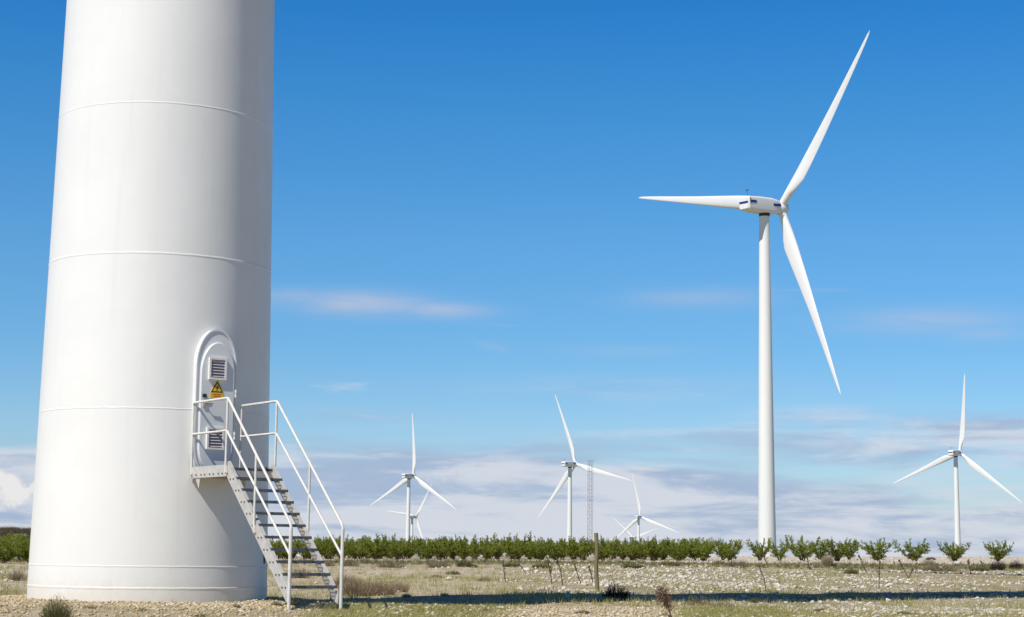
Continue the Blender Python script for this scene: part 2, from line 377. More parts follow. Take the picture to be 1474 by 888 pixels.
dust = mth(t, 'MULTIPLY', smooth(t, mth(t, 'ADD', sp.outputs[2], mth(t, 'MULTIPLY', fine, 0.45)), 0.15, 0.75, 1, 0), 0.38)
c = mixc(t, dust, c, (0.52, 0.43, 0.30, 1))
t.links.new(c, pb.inputs['Base Color']); t.links.new(smooth(t, blot, 0.3, 0.7, 0.36, 0.5), pb.inputs['Roughness']); pb.inputs['Specular IOR Level'].default_value = 0.4
bb = nd(t, 'ShaderNodeBump'); bb.inputs['Strength'].default_value = 0.25; bb.inputs['Distance'].default_value = 0.02
mp2 = nd(t, 'ShaderNodeMapping'); t.links.new(g, mp2.inputs[0]); mp2.inputs['Scale'].default_value = (1.2, 1.2, 0.5)
t.links.new(noise(t, mp2.outputs[0], 1.0, 2, 0.4), bb.inputs['Height']); t.links.new(bb.outputs[0], pb.inputs['Normal'])
front = turbine('close-up white turbine tower with an oval door, cut off by the top of the view', (TX, TY, 0), R(75), R(90), tower_mesh(192))
ftower = [c for c in front.children if c.name.startswith('tower')][0]; ftower.data.materials[0] = white_t
seam_m = white_t
def seam(z, r, extra=0.001):
    bm = bmesh.new(); rt = tower_r(z) + extra
    prof = [(rt - 0.012, z - r * 11), (rt + r * .45, z - r * 5), (rt + r, z), (rt + r * .6, z + r * .6), (rt + r * .1, z + r * 1.2), (rt - 0.02, z + r * 1.5)]
    n = 256; rings = []
    for rr0, zz in prof:
        rings.append([bm.verts.new((rr0 * math.cos(2 * math.pi * k / n), rr0 * math.sin(2 * math.pi * k / n), zz + 0.003 * math.sin(k * 0.9) * math.sin(k * .23))) for k in range(n)])
    for A, B in zip(rings, rings[1:]):
        for k in range(n): bm.faces.new((A[k], A[(k + 1) % n], B[(k + 1) % n], B[k]))
    return link('weld_seam', bm_mesh('weld_seam', bm, True), seam_m, ftower)
for z, r in ((0.24, .0065), (0.60, .0042), (3.262, .0038), (5.943, .0055), (8.612, .004), (11.3, .004)): seam(z, r)

# stair and door frame: local X = out of the door, Y = along the wall, origin on the tower axis
AL = 0.616; TH = AL - math.pi / 2
front_inv = Matrix.Rotation(R(75), 4, 'Z')          # front turbine is turned by -75 degrees
steel = mat('galvanised steel', (0.50, 0.48, 0.45), 0.5, (0.60, 0.58, 0.545), 9, metal=0.25)
rail_m = mat('pale painted rail', (0.70, 0.68, 0.63), 0.5, (0.60, 0.58, 0.53), 14)
grat = mat('dark galvanised grating', (0.09, 0.10, 0.115), 0.55, (0.15, 0.155, 0.165), 12, metal=0.3)
bolt_m = mat('rusty bolt', (0.12, 0.08, 0.05), 0.7)
doorm = mat('white door paint', (0.70, 0.715, 0.72), 0.45, (0.67, 0.685, 0.69), 2)
DY = 0.15
def pill(hw, z0, z1, at_, ab, n=28, cy=0.0, ex=2.0):
    pts = []
    for k in range(n + 1):
        a = math.pi * k / n; ca, sa = math.cos(a), math.sin(a)
        pts.append((cy + hw * math.copysign(abs(ca) ** (2 / ex), ca), z1 - at_ + at_ * abs(sa) ** (2 / ex)))
    for k in range(n + 1):
        a = math.pi + math.pi * k / n; ca, sa = math.cos(a), math.sin(a)
        pts.append((cy + hw * math.copysign(abs(ca) ** (2 / ex), ca), z0 + ab - ab * abs(sa) ** (2 / ex)))
    return pts
def slab(bm, outer, xa, xb, bev=0.012):
    # outline (y, z) extruded from xa to xb with a small chamfer at the front
    cyy = sum(p[0] for p in outer) / len(outer); czz = sum(p[1] for p in outer) / len(outer)
    def inset(d):
        out = []; n = len(outer)
        for i in range(n):
            a = Vector(outer[i - 1]); b = Vector(outer[(i + 1) % n]); tt = (b - a); tt = tt.normalized() if tt.length > 1e-6 else Vector((1, 0))
            out.append((outer[i][0] - tt.y * d, outer[i][1] + tt.x * d))
        return out
    R0 = [bm.verts.new((xa, y, z)) for y, z in outer]; R1 = [bm.verts.new((xb - bev, y, z)) for y, z in outer]; R2 = [bm.verts.new((xb, y, z)) for y, z in inset(bev)]
    n = len(outer)
    for A, B in ((R0, R1), (R1, R2)):
        for i in range(n): bm.faces.new((A[i], A[(i + 1) % n], B[(i + 1) % n], B[i]))
    bm.faces.new(R2)
def frm(outer, inner, xa, xb):
    bm = bmesh.new(); n = len(outer)
    L = [[bm.verts.new((x, y, z)) for y, z in pts] for x, pts in ((xa, outer), (xb, outer), (xb, inner), (xa, inner))]
    for A, B in zip(L, L[1:]):
        for i in range(n): bm.faces.new((A[i], A[(i + 1) % n], B[(i + 1) % n], B[i]))
    return bm
def dlink(name, me, m, par, chain=False):
    o = link(name, me, m, par)
    if not chain: o.matrix_local = front_inv @ Matrix.Rotation(TH, 4, 'Z')
    return o
DZ0, DZ1 = 2.10, 4.66
op = pill(0.378, DZ0, DZ1, 0.66, 0.52); ip = pill(0.354, DZ0 + .03, DZ1 - .03, 0.635, 0.50, cy=0.0)
XF = 2.135
bm = frm([(y + DY, z) for y, z in op], [(y + DY, z) for y, z in ip], 1.80, XF + 0.012)
dframe = dlink('door_frame', bm_mesh('door_frame', bm, True, 40), doorm, front)
bm = bmesh.new(); slab(bm, [(y + DY, z) for y, z in pill(0.32, DZ0 + .07, DZ1 - .235, 0.56, 0.46, cy=0.014)], 1.85, XF + 0.045, 0.014)
door = dlink('door', bm_mesh('door', bm, True, 35), doorm, front)
bm = bmesh.new(); slab(bm, [(y + DY, z) for y, z in pill(0.364, DZ0 + .02, DZ1 - .02, 0.64, 0.505, cy=0.0)], 1.82, XF - 0.004, 0.004)
dlink('door_backing', bm_mesh('door_backing', bm, True, 35), doorm, front)
XD = XF + 0.045
def rect(y0, y1, z0, z1): return [(y0, z0), (y1, z0), (y1, z1), (y0, z1)]
vent_w = mat('white vent frame', (0.78, 0.76, 0.73), 0.45); slat_m = mat('grey vent slats', (0.50, 0.46, 0.47), 0.5); vdark = mat('vent dark', (0.05, 0.045, 0.05), 0.8)
for (zc) in (3.965, 2.765):
    yc = DY - 0.01; hw, hh = 0.165, 0.19
    bm = frm(rect(yc - hw, yc + hw, zc - hh, zc + hh), rect(yc - hw + .035, yc + hw - .035, zc - hh + .035, zc + hh - .035), XD - .01, XD + 0.045)
    vt = dlink('vent', bm_mesh('vent', bm), vent_w, door, True)
    bm = bmesh.new()
    for k in range(6):
        add_box(bm, (XD + 0.02, yc, zc - hh + .07 + k * (2 * hh - .11) / 5.4), (0.006, 2 * hw - .07, 0.05), Matrix.Rotation(R(-38), 4, 'Y'))
    link('louvre', bm_mesh('louvre', bm), slat_m, vt)
    bm = bmesh.new(); add_box(bm, (XD + 0.002, yc, zc), (0.004, 2 * hw - .075, 2 * hh - .075)); link('vent_back', bm_mesh('vent_back', bm), vdark, vt)
# warning sign: black bordered yellow triangle with a bolt over a yellow plate
yel = mat('yellow sign', (0.80, 0.50, 0.02), 0.45); blk = mat('black print', (0.02, 0.018, 0.015), 0.5); redp = mat('small red print', (0.55, 0.10, 0.02), 0.5)
ys, zs = DY + 0.0, 3.61
bm = bmesh.new()
ol = [(ys - .125, zs - .155), (ys + .125, zs - .155), (ys + .125, zs - .055), (ys + .02, zs + .15), (ys - .02, zs + .15), (ys - .125, zs - .055)]
slab(bm, ol, XD - .003, XD + 0.006, 0.001); sg = dlink('warning_sign', bm_mesh('warning_sign', bm), yel, door, True)
def flat(nm, pts, x0, m_):
    bm = bmesh.new(); slab(bm, pts, x0, x0 + 0.003, 0.0005); return link(nm, bm_mesh(nm, bm), m_, sg)
flat('triangle_border', [(ys - .115, zs - .048), (ys + .115, zs - .048), (ys + .0, zs + .146)], XD + .0055, blk)
flat('triangle_field', [(ys - .083, zs - .031), (ys + .083, zs - .031), (ys + .0, zs + .108)], XD + .008, yel)
flat('lightning_bolt', [(ys + .020, zs + .075), (ys - .030, zs + .022), (ys - .004, zs + .022), (ys - .022, zs - .026), (ys + .030, zs + .034), (ys + .004, zs + .034), (ys + .030, zs + .075)][::-1], XD + .0105, blk)
for k, w in enumerate((.16, .13)):
    flat('print_line', rect(ys - w / 2, ys + w / 2, zs - .092 - k * .034, zs - .078 - k * .034), XD + .0055, redp)
# lock, handle, hinges
bm = bmesh.new(); add_box(bm, (XD + .02, DY - .235, 3.49), (.04, .07, .06), None, .008); link('lock', bm_mesh('lock', bm), blk, door)
bm = bmesh.new(); add_box(bm, (XD + .012, DY - .235, 3.36), (.024, .06, .12), None, .006); add_tube(bm, [(XD, DY - .235, 3.37), (XD + .06, DY - .235, 3.37), (XD + .065, DY - .12, 3.365), (XD + .06, DY - .09, 3.36)], .012, 8)
link('handle', bm_mesh('handle', bm, True, 40), steel, door)
for z in (3.56, 2.83):
    bm = bmesh.new()
    for q in (-.035, .04): add_tube(bm, [(XD - .02, DY + .365, z + q - .03), (XD - .02, DY + .365, z + q + .03)], .026, 10)
    add_box(bm, (XD - .02, DY + .32, z), (.02, .09, .12)); link('hinge', bm_mesh('hinge', bm, True, 40), vent_w, door)
# small earthing lug low on the shaded side
aP = R(84) - math.pi / 2 + R(75); rP = tower_r(.75)
bm = bmesh.new()
for q in (-.028, .028): add_box(bm, (rP + .006, q, .72), (.02, .018, .15), None, .003)
add_box(bm, (rP + .008, 0, .80), (.026, .085, .03), None, .004)
bmesh.ops.rotate(bm, verts=bm.verts, cent=(0, 0, 0), matrix=Matrix.Rotation(aP, 3, 'Z'))
link('earthing_lug', bm_mesh('earthing_lug', bm), mat('dark grey steel', (0.10, 0.10, 0.11), 0.6), front)

# ---- staircase
st = empty('steel_staircase', (TX, TY, 0)); fx, fy = 5.3, 0.208
c0, s0 = math.cos(TH), math.sin(TH)
st.location = (TX + c0 * fx - s0 * fy, TY + s0 * fx + c0 * fy, 0.0); st.rotation_euler = (0, 0, TH)
tag(st, 'steel staircase with railings and a small landing at the tower door', 'staircase')
def P(x, y, z): return Vector((x - fx, y - fy, z))
def slink(nm, bm, m_, par=None, sm=False): 
    return link(nm, bm_mesh(nm, bm, sm, 40 if sm else None), m_, par or st)
YL, YR, X0, X1, XE = -0.244, 0.661, 2.09, 3.42, 5.73
ZF = 2.264; ZR, ZM, ZE, ZME = 3.363, 2.825, 1.279, 0.808
for Yv, sgn in ((YL, 1), (YR, -1)):
    bm = bmesh.new()      # landing side beam: channel
    add_box(bm, P((X0 + X1) / 2, Yv + sgn * .012, ZF - .09), (X1 - X0 + .04, .014, .19)); add_box(bm, P((X0 + X1) / 2, Yv + sgn * .05, ZF - .178), (X1 - X0 + .04, .062, .012))
    bf = slink('landing_beam', bm, steel)
    bmb = bmesh.new(); add_tube(bmb, [(0, -.012, 0), (0, .012, 0)], .013, 8)
    bme = bm_mesh('bolt', bmb); bme.materials.append(bolt_m)
    for q in range(7):
        link('bolt', bme, None, bf, P(X0 + .22 + q * .165 + (0.03 if q % 2 else 0), Yv + sgn * (.012 - .01), ZF - .135))
    bm = bmesh.new()      # bracket to the tower
    g1 = [bm.verts.new(P(x, Yv + sgn * .02, z)) for x, z in ((X0 + .16, ZF - .185), (X0 + .34, ZF - .185), (X0 + .30, ZF - .37))]; g2 = [bm.verts.new(P(x, Yv + sgn * .032, z)) for x, z in ((X0 + .16, ZF - .185), (X0 + .34, ZF - .185), (X0 + .30, ZF - .37))]
    bm.faces.new(g1); bm.faces.new(g2[::-1]); [bm.faces.new((g1[q], g1[(q + 1) % 3], g2[(q + 1) % 3], g2[q])) for q in range(3)]
    add_box(bm, P(X0 + .05, Yv + sgn * .03, ZF - .15), (.10, .05, .10))
    slink('bracket', bm, steel)
    # stringer plate
    slope = (ZE - ZR) / (XE - X1); bm = bmesh.new()
    xa, xb = X1 - .02, 5.70
    def zl(x): return ZF - .02 + slope * (x - X1)
    pr = [(xa, zl(xa) + .09), (xa, zl(xa) - .15), (xa + .06, zl(xa + .06) - .175), (xb - .12, zl(xb - .12) - .175), (xb, zl(xb) - .10), (xb, zl(xb) + .09)]
    f1 = [bm.verts.new(P(x, Yv + sgn * .028, z)) for x, z in pr]; f2 = [bm.verts.new(P(x, Yv + sgn * .040, z)) for x, z in pr]
    bm.faces.new(f1); bm.faces.new(f2[::-1])
    for q in range(len(pr)): bm.faces.new((f1[q], f1[(q + 1) % len(pr)], f2[(q + 1) % len(pr)], f2[q]))
    L_ = math.hypot(xb - xa, zl(xb) - zl(xa)); Mx = Matrix.Rotation(-math.atan(slope), 4, 'Y')
    add_box(bm, P((xa + xb) / 2, Yv + sgn * .065, (zl(xa) + zl(xb)) / 2 + .083), (L_ * .985, .05, .008), Mx)
    sb = slink('stringer', bm, steel)
    for q in range(1, 11):
        for dx in (-.05, .06):
            x = X1 + .21 * q + dx - .02; z = ZF - .045 - .189 * q
            link('bolt', bme, None, sb, P(x, Yv + sgn * .026, z))
    # rails and posts
    bm = bmesh.new(); sl2 = (ZE - ZR) / (XE - X1)
    add_tube(bm, [P(X0 + .03, Yv, ZR - .04), P(X0 + .06, Yv, ZR), P(X1 - .04, Yv, ZR), P(X1 + .02, Yv, ZR - .01), P(XE - .05, Yv, ZE + .045), P(XE, Yv, ZE - .02), P(XE, Yv, ZE - .1)], .0215, 10)
    slink('handrail', bm, rail_m, None, True)
    bm = bmesh.new()
    add_tube(bm, [P(X0 + .03, Yv, ZM), P(X1 - .03, Yv, ZM), P(X1 + .02, Yv, ZM - .01), P(XE - .03, Yv, ZME + .03), P(XE, Yv, ZME - .02)], .020, 10)
    slink('mid_rail', bm, rail_m, None, True)
    xm = 4.5 if sgn == 1 else 4.62
    for x, zt, zb in ((X0 + .03, ZR - .03, ZF - .12), (X1, ZR, ZF - .12), (xm, ZR + sl2 * (xm - X1), zl(xm) - .10), (XE, ZE - .05, -.12)):
        bm = bmesh.new(); rr1 = .028 if x == XE else .020
        add_tube(bm, [P(x, Yv, zb), P(x, Yv, zt)], rr1, 10)
        if x == XE: add_box(bm, P(x, Yv, -.08), (.14, .14, .012))
        else: add_box(bm, P(x, Yv + sgn * .018, zb + .05), (.07, .03, .12))
        slink('post', bm, rail_m, None, True)
# landing floor: open grating
bm = bmesh.new(); zf = ZF - .055
for k in range(34): add_box(bm, P((X0 + X1) / 2, YL + .04 + k * (YR - YL - .08) / 33, zf), (X1 - X0, .006, .045))
for k in range(14): add_box(bm, P(X0 + .03 + k * (X1 - X0 - .06) / 13, (YL + YR) / 2, zf + .006), (.007, YR - YL - .05, .012))
slink('landing_grating', bm, grat)
bm = bmesh.new(); add_box(bm, P(X1 - .03, (YL + YR) / 2, ZF - .13), (.05, YR - YL - .06, .11)); add_box(bm, P(X0 + .12, (YL + YR) / 2, ZF - .13), (.05, YR - YL - .06, .10)); add_box(bm, P((X0+X1)/2, (YL + YR) / 2, ZF - .13), (.05, YR - YL - .06, .10))
slink('cross_beam', bm, steel)
bm = bmesh.new(); w_ = YR - YL - .085
for k in range(8): add_box(bm, P(0 + fx - .105 + .012 + k * .028, fy, 0), (.005, w_, .032))
for k in range(18): add_box(bm, P(fx, fy - w_ / 2 + .03 + k * (w_ - .06) / 17, .006), (.21, .006, .012))
add_box(bm, P(fx + .112, fy, -.002), (.012, w_, .045)); add_box(bm, P(fx - .112, fy, -.002), (.010, w_, .040))
for q in (-1, 1): add_box(bm, P(fx, fy + q * (w_ / 2 + .003), -.004), (.23, .006, .055))
tread_me = bm_mesh('tread', bm); tread_me.materials.append(grat)
for k in range(1, 11): link('tread', tread_me, None, st, P(X1 + .21 * k + .02, fy, ZF - .035 - .189 * k))

# ------------------------------------------------------------------ lattice mast, fence post
def lattice_mast(X, rowtop, Y):
    top = pix(X, rowtop, Y); base = Vector((top.x, Y, float(terrain(top.x, Y)) - .3)); H_ = top.z - base.z; w = 1.25
    e = empty('lattice_mast', base, R(20)); tag(e, 'thin red and white lattice mast rising behind the orchard', 'mast')
    m2 = bpy.data.materials.new('banded mast paint'); m2.use_nodes = True; t = m2.node_tree; pb = t.nodes['Principled BSDF']
    s_ = nd(t, 'ShaderNodeSeparateXYZ'); t.links.new(nd(t, 'ShaderNodeTexCoord').outputs['Object'], s_.inputs[0])
    fr = mth(t, 'GREATER_THAN', mth(t, 'FRACT', mth(t, 'DIVIDE', s_.outputs[2], 7.0)), 0.5)
    t.links.new(mixc(t, fr, (0.22, 0.21, 0.22, 1), (0.24, 0.16, 0.155, 1)), pb.inputs['Base Color']); pb.inputs['Roughness'].default_value = .6
    cs = [(w / 2 * sx_, w / 2 * sy_) for sx_, sy_ in ((-1, -1), (1, -1), (1, 1), (-1, 1))]
    for cx_, cy_ in cs:
        bm = bmesh.new(); add_tube(bm, [(cx_, cy_, 0), (cx_, cy_, H_)], .04, 6); link('leg', bm_mesh('leg', bm), m2, e)
    n = int(H_ / 1.15); bm = bmesh.new()
    for k in range(n):
        z0, z1 = H_ * k / n, H_ * (k + 1) / n
        for q in range(4):
            a, b = cs[q], cs[(q + 1) % 4]
            if k % 2: a, b = b, a
            add_tube(bm, [(*a, z0), (*b, z1)], .022, 5); add_tube(bm, [(*a, z1), (*b, z1)], .02, 5)
    link('bracing', bm_mesh('bracing', bm), m2, e)
lattice_mast(850, 663, 560)

wood = mat('weathered wood', (0.15, 0.115, 0.05), 0.85, (0.24, 0.19, 0.095), 6, bumpy=.6, bscale=30, stretch=(6, 6, 0.6))
gp = ground_at(859, 852); 
def fence_post():
    x, y = gp[0], gp[1]; top = pix(859, 767, y).z; zb = tz(x, y) - .15; Hh = top - zb
    bm = bmesh.new(); r0 = .059
    pts = [(0.012 * math.sin(k * 1.3), 0.008 * math.cos(k * 1.7), Hh * k / 8) for k in range(9)]
    add_tube(bm, pts, [r0 * (1.05 - .012 * k + .02 * math.sin(k * 2.1)) for k in range(9)], 14)
    o = link('fence_post', bm_mesh('fence_post', bm, True, 40), wood, None, (x, y, zb), (R(-1), R(-.6), 0))
    tag(o, 'single weathered wooden post standing upright beside a dark shrub', 'post')
fence_post()

# ------------------------------------------------------------------ plants
def leaf_mat(name, a, b, trans=0.25):
    m = bpy.data.materials.new(name); m.use_nodes = True; t = m.node_tree; t.nodes.clear()
    o = nd(t, 'ShaderNodeOutputMaterial'); d = nd(t, 'ShaderNodeBsdfPrincipled'); tr = nd(t, 'ShaderNodeBsdfTranslucent'); mx = nd(t, 'ShaderNodeMixShader')
    gi = nd(t, 'ShaderNodeNewGeometry').outputs['Random Per Island']; oi = nd(t, 'ShaderNodeObjectInfo').outputs['Random']
    c = mixc(t, mth(t, 'ADD', mth(t, 'MULTIPLY', gi, .75), mth(t, 'MULTIPLY', oi, .25)), (*a, 1), (*b, 1))
    t.links.new(c, d.inputs['Base Color']); t.links.new(c, tr.inputs['Color']); d.inputs['Roughness'].default_value = .6; d.inputs['Specular IOR Level'].default_value = .25
    mx.inputs[0].default_value = trans; t.links.new(d.outputs[0], mx.inputs[1]); t.links.new(tr.outputs[0], mx.inputs[2]); t.links.new(mx.outputs[0], o.inputs[0])
    return m
leafm = leaf_mat('almond leaf', (0.13, 0.17, 0.016), (0.38, 0.42, 0.065), .5)
bark = mat('almond bark', (0.075, 0.055, 0.04), 0.9, (0.13, 0.10, 0.075), 8)
def strips(segs):
    """list of (p0, p1, width, facing) -> quads"""
    V, Fq = [], []
    for p0, p1, w, s in segs:
        k = len(V); V += [p0 - s * w, p0 + s * w, p1 + s * w * .55, p1 - s * w * .55]; Fq.append((k, k + 1, k + 2, k + 3))
    return V, Fq
def rv(): return Vector((random.gauss(0, 1), random.gauss(0, 1), random.gauss(0, 1))).normalized()
def leaves(shoots, per, size):
    V, Fq = [], []
    for a, b in shoots:
        d = b - a; L = d.length; dn = d.normalized()
        for _ in range(int(per * L)):
            tpos = random.random() ** .8; q = a + d * tpos + rv() * random.random() * .05
            out = (dn * .5 + rv()).normalized(); s = out.cross(rv()).normalized(); l = size * random.uniform(.6, 1.3); w = l * .2
            k = len(V); V += [q, q + out * l * .45 + s * w, q + out * l, q + out * l * .45 - s * w]; Fq.append((k, k + 1, k + 2, k + 3))
    return V, Fq
def almond(h, w, fork):
    bm = bmesh.new(); shoots = []
    for k in range(fork):
        a = 2 * math.pi * k / fork + random.uniform(-.4, .4); sp = random.uniform(.6, 1) * w * .5; ca, sa = math.cos(a), math.sin(a)
        p0 = Vector((ca * .06, sa * .06, -.25)); p1 = Vector((ca * sp * .22, sa * sp * .22, h * random.uniform(.16, .26))); p2 = Vector((ca * sp * .6, sa * sp * .6, h * random.uniform(.40, .56)))
        p3 = Vector((ca * sp * .95, sa * sp * .95, h * random.uniform(.58, .8)))
        add_tube(bm, [p0, p1, p2, p3], [.06, .045, .028, .012], 5)
        for base, tip, cnt in ((p0.lerp(p1, .75), p2, 15), (p2, p3, 12)):
            for _ in range(cnt):
                q = base.lerp(tip, random.random()); d = (Vector((ca, sa, 0)) * random.uniform(-.55, .85) + Vector((random.gauss(0, .5), random.gauss(0, .5), random.uniform(-.12, 1.2)))).normalized()
                l = random.uniform(.28, .72) * h * .42; e_ = q + d * l
                if e_.z > h: e_.z = h * random.uniform(.86, 1.04)
                if math.hypot(e_.x, e_.y) > w * .56: f_ = w * .56 / math.hypot(e_.x, e_.y); e_.x *= f_; e_.y *= f_
                add_tube(bm, [q, e_], [.010, .004], 4, False); shoots.append((q, e_))
        for _ in range(3):
            e_ = p3 + Vector((random.gauss(0, .16) + ca * .15, random.gauss(0, .16) + sa * .15, random.uniform(.3, .75) * h * .6)); shoots.append((p3, e_)); add_tube(bm, [p3, e_], [.009, .004], 4, False)
    shoots = [(a_, Vector((b_.x, b_.y, max(b_.z, .12)))) for a_, b_ in shoots]
    tr = bm_mesh('trunk', bm, True, 60); tr.materials.append(bark)
    V, Fq = leaves(shoots, 50, .15); cr = mesh_np('crown', V, Fq); cr.materials.append(leafm)
    return tr, cr
ALM = [almond(random.uniform(1.9, 2.25), random.uniform(2.7, 3.2), random.choice((5, 6, 7))) for _ in range(9)]
def place_tree(x, y, label, s=None, var=None, zs=1.0):
    v = random.randrange(9) if var is None else var
    e = empty('almond_tree', (x, y, tz(x, y)), random.uniform(0, 6.28)); s = s or random.uniform(.88, 1.08); e.scale = (s, s, s * zs * random.uniform(.93, 1.05))
    tag(e, label, 'tree', 'young almond trees of the orchard')
    link('trunk', ALM[v][0], None, e); link('crown', ALM[v][1], None, e)
    return e
for (X, yy, lab) in [(1155, 151, 'bushy almond tree right beside the foot of the tall turbine tower'), (1205, 152, 'almond tree behind a tan dry bush, next to the tree at the tall tower'),
                     (1262, 153, 'round almond tree standing apart, with clear sky on both sides'), (1317, 154, 'wide low almond tree with spreading shoots, between two lone trees'),
                     (1374, 155, 'almond tree straight in front of the thin tower of the far turbine'), (1437, 156, 'sparse almond tree with a gap in its crown beside dark dry bushes'),
                     (1502, 157, 'last almond tree of the row, at the edge of the view')]:
    d = azel(X, 800); place_tree(d.x * yy, yy, lab, {1155: 1.06, 1205: 1.02, 1262: .94, 1317: 1.05, 1374: .97, 1437: .88}.get(X, .96), {1155: 2, 1205: 5, 1262: 0, 1317: 7, 1374: 3, 1437: 8}.get(X, 1), {1155: .95, 1205: .86, 1262: .94, 1317: .80, 1374: .83, 1437: .95}.get(X, .85))
for k, (X, yy) in enumerate([(1094, 153), (1122, 156), (1180, 166), (1222, 163)]):
    d = azel(X, 800); place_tree(d.x * yy, yy, 'small almond tree of the second row showing between the front trees', .8)
for row in range(5):
    y0 = 149 + row * 5.2
    x = -21.0
    while x < 20.2 - row * 0.9 + 0.035 * row:
        place_tree(x + random.uniform(-.35, .35), y0 + random.uniform(-.6, .6) + .03 * x, 'almond tree merging into the dense leafy hedge of the orchard' if row == 0 else 'almond tree in the back rows of the dense orchard', random.uniform(.66, .93))
        x += random.uniform(1.75, 2.2)
for k in range(26):
    x = -29.2 - 2.7 * (k % 3) + random.uniform(-.4, .4); y = 101 + 3.0 * (k // 3) + random.uniform(-.5, .5)
    place_tree(x - .04 * (y - 100), y, 'almond tree of the orchard corner seen past the near tower, below the scrubby hill', random.uniform(.68, .84))

# dry shrubs, tufts and stalks: made of many fine twigs
def twig_mesh(name, n, h, w, thick, lean=.9, curl=.25, seg=3, splay=1.0, leafy=0):
    V, Fq = [], []
    for _ in range(n):
        a = random.uniform(0, 6.283); r = math.sqrt(random.random()); p = Vector((math.cos(a) * r * w * .28, math.sin(a) * r * w * .28, -.03))
        d = Vector((math.cos(a) * r * lean, math.sin(a) * r * lean, random.uniform(.55, 1.0))).normalized()
        L = h * random.uniform(.55, 1.05) * (1 - .25 * r); s = d.cross(rv()).normalized(); wd = thick * random.uniform(.6, 1.3)
        for k in range(seg):
            d2 = (d + rv() * curl).normalized(); q = p + d2 * (L / seg); i0 = len(V)
            V += [p - s * wd, p + s * wd, q + s * wd * .75, q - s * wd * .75]; Fq.append((i0, i0 + 1, i0 + 2, i0 + 3))
            for _l in range(leafy):
                o_ = (d2 + rv() * 1.2).normalized(); s2 = o_.cross(rv()).normalized(); q0 = p.lerp(q, random.random()); i0 = len(V); ll = thick * random.uniform(3, 7)
                V += [q0, q0 + o_ * ll * .5 + s2 * thick * 1.2, q0 + o_ * ll, q0 + o_ * ll * .5 - s2 * thick * 1.2]; Fq.append((i0, i0 + 1, i0 + 2, i0 + 3))
            p = q; d = d2; wd *= .75
    return mesh_np(name, V, Fq)
dry_m = leaf_mat('dry twigs', (0.13, 0.095, 0.06), (0.30, 0.235, 0.15), .1)
tan_m = leaf_mat('tan dry grass', (0.26, 0.19, 0.11), (0.47, 0.37, 0.24), .2)
olive_m = leaf_mat('olive scrub', (0.07, 0.07, 0.022), (0.22, 0.20, 0.075), .15)
dark_m = leaf_mat('dark scrub', (0.016, 0.016, 0.011), (0.055, 0.047, 0.03), .1)  # darkened to carry the shade on the post shrub; other dark bushes share it
def setm(me, m_): me.materials.append(m_); return me
SHR = {'dry': [setm(twig_mesh('dry_shrub', 420, .62, 1.5, .010, 1.3, .5), dry_m) for _ in range(4)],
       'tan': [setm(twig_mesh('dry_grass_clump', 1600, .62, 1.7, .007, .75, .22), tan_m) for _ in range(3)],
       'olive': [setm(twig_mesh('scrub_bush', 900, .6, 1.2, .006, .95, .38, 3, 1, 2), olive_m) for _ in range(3)],
       'dark': [setm(twig_mesh('dark_shrub', 420, .6, 1.3, .011, 1.1, .5, 3, 1, 1), dark_m) for _ in range(3)]}
NM = {'dry': 'dry_shrub', 'tan': 'dry_grass_clump', 'olive': 'scrub_bush', 'dark': 'dark_shrub'}
def shrub(X, row, wpx, hpx, kind, label, group=None):
    g_ = ground_at(X, row)
    if g_ is None: return
    x, y, z = g_; me = random.choice(SHR[kind]); ppm = F / y
    o = link(NM[kind], me, None, None, (x, y, z - .02), (0, 0, random.uniform(0, 6.28)))
    base_w = max(v.co.x for v in me.vertices) - min(v.co.x for v in me.vertices); base_h = max(v.co.z for v in me.vertices)
    o.scale = (wpx / ppm / base_w, wpx / ppm / base_w, hpx / ppm / base_h)
    tag(o, label, 'shrub' if kind != 'tan' else 'dry grass', group); return o
shrub(81, 896, 54, 46, 'olive', 'olive green tuft with dark stems in the gravel at the foot of the near tower')
shrub(24, 836, 34, 20, 'dry', 'brown dry bush at the edge of the near tower, below the orchard corner')
shrub(887, 863, 50, 30, 'dark', 'dark shrub lying in the shadow band right beside the wooden post')
G = 'dry shrubs of the stony field'
for X, row, w, h_ in [(515, 858, 70, 28), (545, 857, 60, 26), (572, 852, 40, 18), (500, 846, 55, 22)]:
    shrub(X, row, w, h_, 'tan', 'pinkish tan clump of dry grass just past the foot of the stairs', 'dry grass by the stairs')
